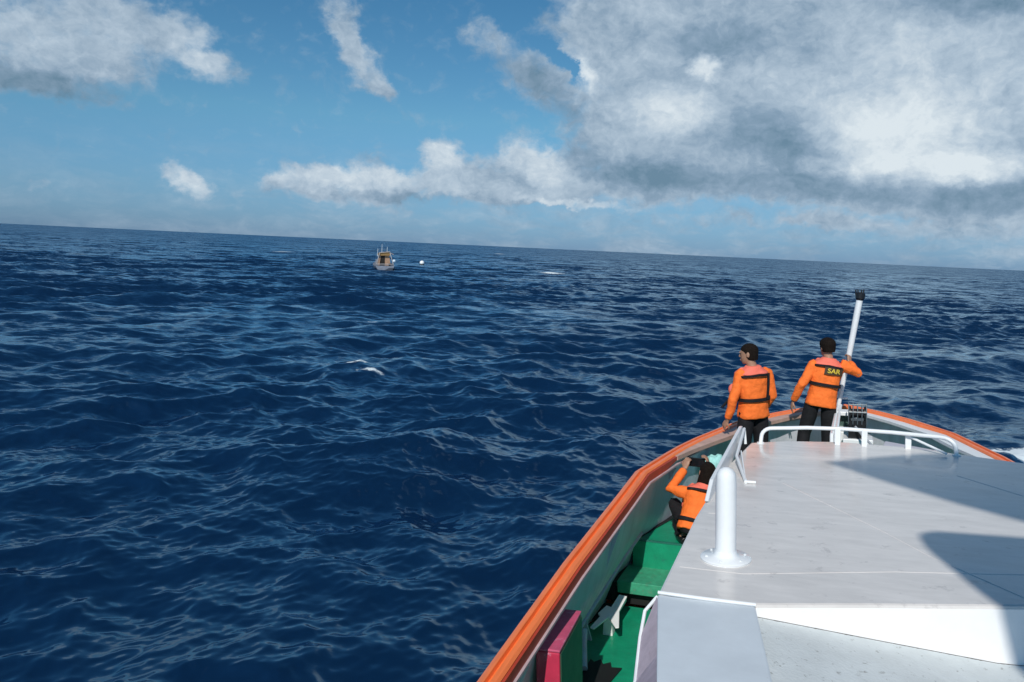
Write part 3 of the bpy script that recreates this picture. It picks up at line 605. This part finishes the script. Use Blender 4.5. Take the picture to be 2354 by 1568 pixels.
# things lying on the boat ---------------------------------------------
def boat_thing(name, v, u, w, rz=0): return empty(name, Matrix.Translation(bw(v, u, w)) @ RB.to_4x4() @ Matrix.Rotation(rz, 4, 'Z'))
lk = boat_thing('deck_box', -1.742, 4.995, -3.25, rad(4.6))
tag(lk, 'glossy crimson box standing on the green side deck against the bulwark', 'box')
m = MB(); m.box(-.085, .075, -.31, .31, .02, .78); m.build('box_body', CRIM, lk, smooth=0, bevel=.010)
m = MB(); m.box(-.088, .078, -.314, .314, .782, .80); m.build('lid', material('weathered_sky_pink_paint', (.60, .10, .20), .35, coat=.4, var=.15, scale=12, dirt=((.72, .40, .50), .58, 14, .7)), lk, smooth=0, bevel=.006)  # weathered pink, lightened to stand for reflected sky
m = MB(); m.box(.077, .083, -.30, .30, .03, .77); m.build('side_shade_panel', SHADEGRN, lk, smooth=0)  # shade of the starboard face, painted as a dark panel
cq = at_w(1400, 1412, -3.07); wp = boat_thing('sun_patch_plate', cq.x, cq.y, -3.25, rad(2)); tag(wp, 'bent white forked plate standing in for a sun patch at the foot of the grey bulwark', 'plate')
m = MB()
m.hexa([(-.02, .08, .012), (.07, .06, .012), (.08, .34, .012), (.0, .36, .012)], [(-.02, .08, .03), (.07, .06, .03), (.09, .34, .07), (.01, .36, .07)])
m.hexa([(-.10, -.28, .008), (-.06, -.30, .008), (.02, .02, .008), (-.05, .06, .008)], [(-.10, -.28, .02), (-.06, -.30, .02), (.03, .02, .035), (-.05, .06, .035)])
m.hexa([(.11, -.22, .008), (.135, -.20, .008), (.075, .08, .008), (-.02, .08, .008), (-.02, .0, .008)], [(.11, -.22, .02), (.135, -.20, .02), (.075, .08, .035), (-.02, .08, .035), (-.02, .0, .035)])
m.hexa([(-.10, .0, .01), (-.04, -.06, .01), (.06, -.05, .01), (.05, .1, .01), (-.06, .16, .01)], [(-.10, .0, .028), (-.04, -.06, .028), (.06, -.05, .028), (.05, .1, .04), (-.06, .16, .04)])
m.v = [(x, y, z + .15) for x, y, z in m.v]; m.build('plate', WALLW, wp, smooth=0, bevel=.004)  # sunlit patch by the bulwark, modelled as a white plate
m = MB(); m.hexa([(-.05, -.04, .0), (.04, -.04, .0), (.04, .06, .0), (-.05, .06, .0)], [(-.04, -.03, .158), (.03, -.03, .158), (.03, .05, .158), (-.04, .05, .158)]); m.build('sun_patch_foot', WALLW, wp, smooth=0, bevel=.004)  # leg added to carry the sun-patch plate
gb = boat_thing('pipe_stub', -1.93, 6.12, -3.25); tag(gb, 'short grey pipe lying on the deck beside the crimson box', 'pipe')
m = MB(); m.tube([(-.06, .22, .16), (-.03, .1, .10), (.06, -.18, .03)], .026, 12); m.build('pipe', GREY, gb, smooth=50)
mt = boat_thing('painted_shadow_patch', -1.76, 5.85, -3.248); tag(mt, 'ragged black shadow painted onto the green deck beside the crimson box', 'mat')  # thin black sheet standing in for the shadow beside the box
m = MB(); pts = [(-.12, -.5), (.10, -.48), (.13, .0), (.16, .24), (.08, .22), (.05, .30), (.0, .25), (-.04, .32), (-.08, .26), (-.12, .30)]
m.hexa([(x, y, .002) for x, y in pts], [(x, y, .012) for x, y in pts]); m.build('mat', SHADEBLK, mt, smooth=0)  # cast shadow beside the box, painted as a thin black sheet
cq = at_w(1640, 1056, -2.19); tq = boat_thing('crumpled_cloth', cq.x, cq.y, -2.63 if cq.y > 9.2 else -2.74); tag(tq, 'pale turquoise crumpled cloth bundle on the deck beyond the crouching crew member', 'cloth')
m = MB(); m.ball((0, 0, .50), (.12, .10, .09), 16, 10); m.ball((.06, .02, .53), (.07, .07, .08)); m.ball((-.06, .0, .45), (.08, .08, .12)); m.ball((0, .0, .22), (.10, .09, .24)); m.build('cloth', TURQ, tq, remesh=.012, smooth_it=2)
dm = tq.children[0].modifiers.new('d', 'DISPLACE'); tx = bpy.data.textures.new('folds', 'CLOUDS'); tx.noise_scale = .07; dm.texture = tx; dm.strength = .06; dm.mid_level = .5

# ---------------------------------------------------------------- people
def ellring(c, rx, ry, X, Y, n=24, flat=2.3):
    out = []
    for j in range(n):
        a = 2 * math.pi * j / n; ca, sa = math.cos(a), math.sin(a)
        k = (abs(ca) ** flat + abs(sa) ** flat) ** (-1 / flat); out.append(c + X * ca * k * rx + Y * sa * k * ry)
    return out
def spine_loft(mb, p0, p1, X, rings_, n=24, bend=0.0):
    p0, p1 = Vector(p0), Vector(p1); Z = (p1 - p0).normalized(); X = (X - Z * X.dot(Z)).normalized(); Y = Z.cross(X).normalized(); ln = (p1 - p0).length
    mb.rings([ellring(p0 + Z * ln * t + Y * (dy + bend * math.sin(math.pi * min(max(t, 0), 1))), rx, ry, X, Y, n) for t, rx, ry, dy in rings_])
    return X, Y, Z
def hand(mb, wrist, d, palm_n, curl=.5, side=1):
    """wrist, finger direction, palm normal; five bent fingers of their own lengths"""
    d = Vector(d).normalized(); nrm = Vector(palm_n); nrm = (nrm - d * nrm.dot(d)).normalized(); s = d.cross(nrm).normalized() * side
    w = Vector(wrist); pc = w + d * .05
    mb.rings([ellring(w + d * t, a, b, s, nrm, 12) for t, a, b in ((-.015, .024, .019), (.02, .033, .017), (.06, .040, .016), (.092, .038, .013))])
    for k, (off, ln_) in enumerate(((.030, .070), (.010, .078), (-.010, .074), (-.029, .060))):
        b0 = w + d * .088 + s * off; pts = [b0 - d * .02, b0]; a = 0
        for q in range(3):
            a += curl * (.7 + .08 * k); pts.append(pts[-1] + (d * math.cos(a) + nrm * math.sin(a) + s * off * .15) * ln_ * (.42, .32, .26)[q])
        mb.tube(pts, [.009, .009, .0085, .008, .0065], 8)
    t0 = w + d * .03 + s * .026
    mb.tube([t0, t0 + s * .026 + d * .022 + nrm * .012, t0 + s * .036 + d * .045 + nrm * (.014 + .03 * curl), t0 + s * .030 + d * .066 + nrm * (.016 + .05 * curl)], [.013, .011, .0095, .008], 8)
def head(mb, c, F, U, hr=1.0):
    """F face direction, U up"""
    F = F.normalized(); U = (U - F * U.dot(F)).normalized(); Rr = F.cross(U).normalized()
    def q(x, y, z): return c + (Rr * x + F * y + U * z) * hr
    rings_ = [(-.115, .022, .030, .035), (-.10, .040, .046, .030), (-.075, .054, .064, .020), (-.045, .064, .082, .008), (-.01, .071, .093, .0), (.03, .075, .098, -.004), (.065, .070, .092, -.008), (.092, .054, .072, -.010), (.110, .030, .042, -.010), (.117, .008, .012, -.010)]
    mb.rings([ellring(q(0, y, z), rx * hr, ry * hr, Rr, F, 22, 2.15) for z, rx, ry, y in rings_])
    mb.rings([ellring(q(0, y, z), a, b, Rr, F, 8) for z, y, a, b in ((.02, .088, .007, .008), (-.01, .096, .010, .014), (-.028, .100, .015, .016), (-.038, .092, .010, .010))])   # nose
    mb.ball(q(0, .083, -.062), (.022, .010, .008)); mb.ball(q(0, .082, -.073), (.019, .009, .006))     # lips
    for s in (-1, 1): mb.rings([ellring(q(s * (.072 + o), -.005, -.005 + 0), a, b, F, U, 12) for o, a, b in ((-.006, .014, .026), (.006, .018, .033), (.012, .014, .028))])   # ears
    mb.ball(q(0, .070, .022), (.050, .018, .010))
    return q
def person(name, label, mw, J, face, hair='short', cap=None, fidget=3):
    root = empty(name, mw); tag(root, label, 'person', 'crew in orange jackets on the rescue boat')
    pel, nk, hd = Vector(J['pelvis']), Vector(J['neck']), Vector(J['head']); X = Vector(J.get('across', (1, 0, 0)))
    b = MB()
    T = [(-.22, .10, .08, 0), (-.12, .155, .105, 0), (0, .162, .112, 0), (.22, .140, .098, 0), (.5, .150, .105, 0), (.75, .172, .108, .0), (.90, .165, .092, 0), (.98, .10, .07, 0), (1.04, .062, .062, 0)]
    spine_loft(b, pel, nk, X, T)
    b.tube([nk - (hd - nk) * .3, nk + (hd - nk) * .2, hd - (hd - nk) * .3], [.062, .056, .054], 14)
    F = Vector(face); up = (hd - nk).normalized() * .6 + Vector((0, 0, .4)); q = head(b, hd, F, up)
    for s in ('l', 'r'):
        h_, k_, a_ = [Vector(J[s + x]) for x in ('hip', 'knee', 'ankle')]
        b.tube([h_ + Vector((0, 0, .03)), h_.lerp(k_, .35), h_.lerp(k_, .8), k_, k_.lerp(a_, .3), k_.lerp(a_, .75), a_], [.085, .082, .062, .055, .058, .042, .038], 14)
        fd_ = Vector(J.get(s + 'toe', (0, 1, 0))).normalized(); b.tube([a_ - fd_ * .06 - zz * .035, a_ + fd_ * .02 - zz * .03, a_ + fd_ * .12 - zz * .045, a_ + fd_ * .18 - zz * .05], [.035, .045, .038, .025], 12)
        sh_, e_, w_ = [Vector(J[s + x]) for x in ('shoulder', 'elbow', 'wrist')]
        b.tube([sh_, sh_.lerp(e_, .4), e_, e_.lerp(w_, .3), w_], [.055, .047, .038, .038, .026], 12)
        hand(b, w_, Vector(J[s + 'hand']), Vector(J[s + 'palm']), J.get(s + 'curl', .45), 1 if s == 'l' else -1)
    b.build('body', SKIN, root, remesh=.0065, smooth_it=2)
    # eyes
    for s in (-1, 1): e = MB(); e.ball(q(s * .030, .086, .004), (.012, .006, .007), 10, 6); e.build('eye', EYEM, root)
    # hair
    hb = MB(); c = hd; Fn = F.normalized(); Un = (up - Fn * up.dot(Fn)).normalized(); Rn = Fn.cross(Un).normalized()
    k = 1.05
    lo = {'short': -.07, 'thick': -.06, 'scarf': -.10}[hair]
    rr = [(lo, .060, .060, -.040), (lo + .03, .071, .076, -.026), (0.01, .076, .086, -.018), (.04, .078, .095, -.012), (.072, .073, .092, -.010), (.100, .056, .072, -.010), (.118, .032, .042, -.010), (.126, .01, .012, -.010)]
    if hair == 'thick': rr = [(z, a * 1.10, d * 1.08, y) for z, a, d, y in rr]
    hb.rings([ellring(c + (Fn * y + Un * z), a * k, d * k, Rn, Fn, 22, 2.15) for z, a, d, y in rr])
    if hair == 'scarf':
        hb.rings([ellring(c + Fn * y + Un * z, a, d, Rn, Fn, 20) for z, a, d, y in ((-.20, .135, .10, -.03), (-.17, .12, .10, -.03), (-.12, .09, .095, -.02), (-.06, .085, .095, -.022), (.0, .082, .095, -.02), (.04, .07, .09, -.02))])
    hb.build('hair', HAIR, root, remesh=.008, smooth_it=1)
    # trousers
    t = MB(); spine_loft(t, pel, nk, X, [(-.24, .125, .095, 0), (-.12, .162, .118, 0), (0, .158, .116, 0), (.15, .145, .108, 0)])
    for s in ('l', 'r'):
        h_, k_, a_ = [Vector(J[s + x]) for x in ('hip', 'knee', 'ankle')]
        t.tube([h_ + Vector((0, 0, .04)), h_.lerp(k_, .4), k_, k_.lerp(a_, .5), a_ + Vector((0, 0, .03))], [.090, .094, .080, .076, .080], 16)
    t.build('trousers', BLKF, root, remesh=.011, smooth_it=2)
    for s in ('l', 'r'):
        sh_o = MB(); a_ = Vector(J[s + 'ankle']); fd_ = Vector(J.get(s + 'toe', (0, 1, 0))).normalized()
        sh_o.tube([a_ - fd_ * .07 - zz * .03, a_ + fd_ * .02 - zz * .025, a_ + fd_ * .13 - zz * .04, a_ + fd_ * .20 - zz * .045], [.042, .052, .046, .03], 12)
        sh_o.build('shoe', BLACK, root, remesh=.01, smooth_it=1)
    # jacket
    j = MB(); hem = J.get('hem', -.16)
    JT = [(hem, .186, .140, 0), (hem + .05, .190, .145, 0), (.02, .180, .138, 0), (.22, .170, .132, 0), (.5, .176, .132, 0), (.72, .190, .130, 0), (.87, .180, .114, 0), (.96, .125, .092, 0), (1.02, .082, .080, 0), (1.05, .070, .070, 0)]
    spine_loft(j, pel, nk, X, JT, 28)
    for s in ('l', 'r'):
        sh_, e_, w_ = [Vector(J[s + x]) for x in ('shoulder', 'elbow', 'wrist')]
        j.tube([sh_ * .8 + nk * .2, sh_, sh_.lerp(e_, .5), e_, e_.lerp(w_, .5), e_.lerp(w_, .93)], [.07, .072, .062, .055, .050, .042], 16)
    jo = j.build('jacket', FAB, root, remesh=.012, smooth_it=3)
    dm = jo.modifiers.new('folds', 'DISPLACE'); dm.texture = FOLD; dm.strength = .026; dm.mid_level = .5; dm.texture_coords = 'LOCAL'
    return root, pel, nk, X
FOLD = bpy.data.textures.new('cloth_folds', 'CLOUDS'); FOLD.noise_scale = .11; FOLD.noise_depth = 2

def vest(root, pel, nk, X, belt=.36, vert=None, front=True, dangle=None, patch=False, hr=1.0):
    X = Vector(X); Z = (nk - pel).normalized(); X = (X - Z * X.dot(Z)).normalized(); Y = Z.cross(X); ln = (nk - pel).length
    def g(x, y, t): return pel + X * x + Y * y + Z * ln * t
    v = MB()
    # collar yoke wrapped round the back of the neck and down the chest
    spine_loft(v, pel, nk, X, [(.865, .184, .134, 0), (.90, .182, .130, 0), (.95, .150, .112, 0), (.99, .118, .098, -.004), (1.03, .096, .088, -.008), (1.065, .084, .080, -.010)], 28)
    for s_ in (-1, 1): v.tube([g(s_ * .100, .135, .30), g(s_ * .105, .150, .6), g(s_ * .115, .115, .86), g(s_ * .10, .04, .98)], [.036, .046, .040, .03], 14, sx=1.3)
    vo = v.build('life_vest', PINKF, root, remesh=.010, smooth_it=2)
    def band(fn, n, wz, th, name):
        m_ = MB(); rs = []
        for k in range(n + 1):
            p_, nrm, tz = fn(k / n); rs.append([p_ - tz * wz + nrm * 0, p_ - tz * wz + nrm * th, p_ + tz * wz + nrm * th, p_ + tz * wz])
        m_.rings(rs); return m_.build(name, BLKF, root, smooth=40)
    def around(t, rx, ry):
        def fn(s):
            a = 2 * math.pi * s; ca, sa = math.cos(a), math.sin(a); k = (abs(ca) ** 2.3 + abs(sa) ** 2.3) ** (-1 / 2.3)
            n_ = (X * ca / rx + Y * sa / ry).normalized(); return g(ca * k * rx, sa * k * ry, t), n_, Z
        return fn
    band(around(belt, .186, .144), 48, .019, .012, 'waist_strap')
    def yoke(s):
        a = rad(200 + 140 * s); return g(math.cos(a) * .180, math.sin(a) * .132, .875 - .04 * abs(s - .5) * 2), (X * math.cos(a) + Y * math.sin(a)).normalized(), Z
    band(yoke, 20, .012, .024, 'yoke_strap')
    if vert is not None:
        def vs(s): t = .875 + (belt - .875) * s; return g(vert + .02 * (1 - s), -.138 - .008 * math.sin(math.pi * s), t), -Y, X
        band(vs, 14, .013, .016, 'back_strap')
    if dangle:
        m_ = MB(); m_.tube([g(*dangle[0]), g(*dangle[1]), g(*dangle[2])], .016, 8, sx=1.5); m_.build('strap_end', BLKF, root)
        m_ = MB(); m_.ball(g(*dangle[0]) + Z * .06, (.06, .05, .075)); m_.build('buckle_pouch', PINKF, root, remesh=.01, smooth_it=1)
    if patch:
        m_ = MB(); m_.rings([[g(x, -.150 - .002 + .09 * (x / .2) ** 2 - .004, .66), g(x, -.150 + .09 * (x / .2) ** 2 - .006, .845)] for x in (-.05, 0, .05, .10, .15, .175)], cap=False, closed=False)
        po = m_.build('back_print', DKPATCH, root, smooth=60)
        cu = bpy.data.curves.new('lettering', 'FONT'); cu.body = 'SAR'; cu.size = .080; cu.align_x = 'CENTER'; cu.align_y = 'CENTER'; cu.extrude = .001; cu.offset = .0015
        tmp = bpy.data.objects.new('tmp', cu); C.objects.link(tmp); dg = bpy.context.evaluated_depsgraph_get(); tm = bpy.data.meshes.new_from_object(tmp.evaluated_get(dg)); bpy.data.objects.remove(tmp)
        for vv in tm.vertices:
            x = vv.co.x * 1.12; p_ = g(.06 + x, -.158 - .002 + .09 * ((.06 + x) / .2) ** 2 - vv.co.z - .004, .752) + Z * vv.co.y; vv.co = p_
        to = bpy.data.objects.new('lettering', tm); C.objects.link(to); to.parent = po; tm.materials.clear(); tm.materials.append(YELLOW)

def pmat(v, u, w, facing, heel=1.0):
    base = bw(v, u, w); U = zz.lerp(RB @ zz, heel).normalized(); f = Vector((math.sin(facing), math.cos(facing), 0)); f = (f - U * f.dot(U)).normalized(); r = f.cross(U)
    return Matrix.Translation(base) @ Matrix((r, f, U)).transposed().to_4x4()
# 1: left of the two at the bow, turned towards the far boat, hand on the rail
M1 = pmat(-.93, 9.62, -2.63, rad(-16), 1.15)
J1 = dict(pelvis=(0, 0, .95), neck=(-.02, -.02, 1.43), head=(-.05, .01, 1.592), lhip=(-.09, 0, .88), rhip=(.09, 0, .88), lknee=(-.11, .03, .48), rknee=(.12, .02, .48), lankle=(-.13, 0, .07), rankle=(.14, 0, .07),
          lshoulder=(-.175, -.01, 1.36), lelbow=(-.27, -.02, 1.08), lwrist=(-.30, .06, .83), lhand=(-.2, .5, -.8), lpalm=(.3, .4, -.6), lcurl=.4,
          rshoulder=(.175, -.01, 1.36), relbow=(.235, -.03, 1.08), rwrist=(.20, .12, .90), rhand=(-.3, .6, -.6), rpalm=(-1, .2, 0), hem=-.20)
r1, pe, nk, X = person('person', 'crew member in orange jacket, left of the two at the bow, hand on the rail', M1, J1, (-.75, .65, -.02), 'short')
vest(r1, pe, nk, X, belt=.27, vert=.095, dangle=((-.13, .21, .30), (-.19, .25, .12), (-.25, .27, -.02)))
# 2: right of the two, right hand on the pole
M2 = pmat(-.27, 10.72, -2.63, rad(12), .25)
inv = M2.inverted(); hp = inv @ (CAM + RB @ ray_at_u(1953, 822, 11.14))
J2 = dict(pelvis=(0, 0, .93), neck=(.055, .02, 1.415), head=(.03, .05, 1.575), lhip=(-.10, 0, .86), rhip=(.09, 0, .86), lknee=(-.17, .05, .47), rknee=(.11, .02, .47), lankle=(-.21, -.03, .07), rankle=(.14, .02, .07),
          lshoulder=(-.125, -.0, 1.345), lelbow=(-.26, -.08, 1.10), lwrist=(-.335, .02, .87), lhand=(-.12, .15, -1), lpalm=(1, .2, 0), lcurl=.3,
          rshoulder=(.225, .0, 1.36), relbow=(.41, .02, 1.27), rwrist=tuple(hp - Vector((.01, .05, .06))), rhand=(.05, .45, .85), rpalm=(-.6, .6, -.2), rcurl=.95, hem=-.20)
r2, pe, nk, X = person('person', 'crew member in orange jacket gripping the white pole at the bow, lettering on back', M2, J2, (-.42, .85, -.06), 'thick')
vest(r2, pe, nk, X, belt=.38, patch=True)
# 3: crouching on the side deck, filming
M3 = pmat(-1.24, 7.88, -2.74, rad(-4), .6) @ Matrix.Scale(.93, 4)
J3 = dict(pelvis=(-.13, -.14, .22), neck=(.0, .0, .60), head=(.03, .03, .745), lhip=(-.20, -.12, .20), rhip=(-.03, -.12, .20), lknee=(-.26, .20, .36), rknee=(.14, .22, .34), lankle=(-.22, -.02, .07), rankle=(.12, -.05, .07),
          lshoulder=(-.16, .0, .53), lelbow=(-.34, .10, .56), lwrist=(-.14, .27, .73), lhand=(.30, .2, .9), lpalm=(.7, .7, 0), lcurl=.7,
          rshoulder=(.16, .0, .54), relbow=(.27, .14, .52), rwrist=(.13, .28, .75), rhand=(-.2, .2, .9), rpalm=(-.8, .5, 0), rcurl=.7, hem=-.14)
r3, pe, nk, X = person('person', 'crew member crouching on the green foredeck, raising a black phone to film', M3, J3, (0, 1, .05), 'scarf')
vest(r3, pe, nk, X, belt=.10)
pho = empty('phone', M3 @ Matrix.Translation((.005, .33, .785)) @ Matrix.Rotation(rad(8), 4, 'Y')); tag(pho, 'black phone held up in both hands by the crouching crew member', 'phone')
m = MB(); m.box(-.095, .095, -.007, .007, -.050, .050); m.build('phone_body', BLACK, pho, smooth=0, bevel=.004)
m = MB(); m.box(-.078, .078, -.0085, -.0065, -.037, .037); m.build('screen', material('dark_glass', (.01, .012, .015), .1), pho, smooth=0)

# ---------------------------------------------------------------- far boat, float
fb_ = empty('fishing_boat', Matrix.Translation((-20.9, 127.5, 0)) @ Matrix.Rotation(rad(14), 4, 'Z') @ Matrix.Rotation(rad(-1.5), 4, 'Y')); tag(fb_, 'small wooden fishing boat with tan cabin and thin masts far off on the sea', 'boat')
HWH = material('weathered_white_hull', (.17, .19, .24), .6, var=.25, scale=2); TAN = material('tan_plywood', (.36, .22, .14), .7, var=.15, scale=3); DRK = material('dark_interior', (.012, .010, .008), .9); BRN = material('brown_tarp', (.20, .12, .04), .8, var=.2); NAVY = material('dark_navy_paint', (.02, .03, .05), .5)
m = MB(); SEC = [(-3.6, 1.42, .58), (-2, 1.6, .62), (0, 1.62, .75), (2.5, 1.25, .95), (4.2, .6, 1.25), (5.0, .04, 1.45)]
m.rings([[(-b_, y, h_), (-b_ * .92, y, .3), (-b_ * .55, y - .1, -.4), (b_ * .55, y - .1, -.4), (b_ * .92, y, .3), (b_, y, h_)] for y, b_, h_ in SEC]); m.build('hull', HWH, fb_, smooth=30)
m = MB(); m.rings([[(-b_ * .945 - .03, y - .01, .28), (-b_ * .74, y - .06, -.1), (-b_ * .6, y - .06, -.1), (b_ * .6, y - .06, -.1), (b_ * .74, y - .06, -.1), (b_ * .945 + .03, y - .01, .28)] for y, b_, h_ in SEC[:5]]); m.build('boot_stripe', NAVY, fb_, smooth=30)
m = MB(); m.hexa([(-.85, -2.2, .6), (1.0, -2.2, .6), (1.0, 1.2, .6), (-.85, 1.2, .6)], [(-.55, -2.2, 2.2), (.78, -2.2, 2.2), (.78, 1.2, 2.2), (-.55, 1.2, 2.2)]); m.build('cabin', TAN, fb_, smooth=0, bevel=.03)
m = MB(); m.hexa([(-.74, -2.26, .62), (.05, -2.26, .62), (.05, -2.205, .62), (-.74, -2.205, .62)], [(-.50, -2.26, 2.15), (.10, -2.26, 2.15), (.10, -2.205, 2.15), (-.50, -2.205, 2.15)]); m.build('doorway', DRK, fb_)
m = MB(); m.box(.62, .9, -2.9, -2.75, .45, .95); m.build('hatch', DRK, fb_)
m = MB(); m.hexa([(-.9, -2.6, 2.15), (1.05, -2.6, 2.15), (1.05, 1.4, 2.15), (-.9, 1.4, 2.15)], [(-.45, -2.4, 2.62), (.75, -2.4, 2.66), (.75, 1.2, 2.66), (-.45, 1.2, 2.62)]); m.build('roof', BRN, fb_, smooth=0)
m = MB()
for a_, b_ in (((-1.3, -3.2, .7), (-.7, -2.6, 2.6)), ((1.35, -3.2, .7), (.85, -2.6, 2.6)), ((-1.3, -3.2, .7), (-1.3, -3.2, 1.6)), ((-1.35, -3.3, .85), (1.35, -3.3, .85)), ((.85, -2.6, 2.6), (1.4, -2.6, 2.3)), ((-.7, -2.6, 2.6), (.85, -2.6, 2.75))): m.tube([a_, b_], .055, 8)
m.build('frame', material('pale_timber', (.36, .34, .34), .6), fb_)
for x, h_ in ((-.35, 3.9), (.45, 3.5), (-1.0, 3.2)):
    m = MB(); m.tube([(x, -1.8, 2.0), (x + .06, -1.8, h_)], [.05, .03], 8); m.build('mast', material('pale_mast', (.5, .56, .62), .5), fb_)
m = MB(); m.tube([(-1.0, -1.8, 3.0), (-.3, -1.8, 3.15), (.45, -1.8, 3.05)], .02, 6); m.build('rigging', HWH, fb_)
m = MB(); m.ball((1.45, -3.1, 1.35), .24); m.build('fender', material('white_fender', (.6, .7, .78), .4), fb_)
by = empty('sea_float', Matrix.Translation((-18.6, 160.5, 0.02))); tag(by, 'round white float riding on the waves right of the fishing boat', 'float')
m = MB(); m.ball((0, 0, .42), (.46, .46, .42), 20, 12); m.build('float_body', material('white_plastic', (.85, .88, .88), .35), by, smooth=60)
m = MB(); m.tube([(0, 0, -.1), (0, 0, .12)], [.40, .52], 18); m.build('float_collar', NAVY, by)
m = MB(); m.tube([(0, 0, .8), (0, 0, .98)], .05, 8); m.build('lifting_eye', NAVY, by)
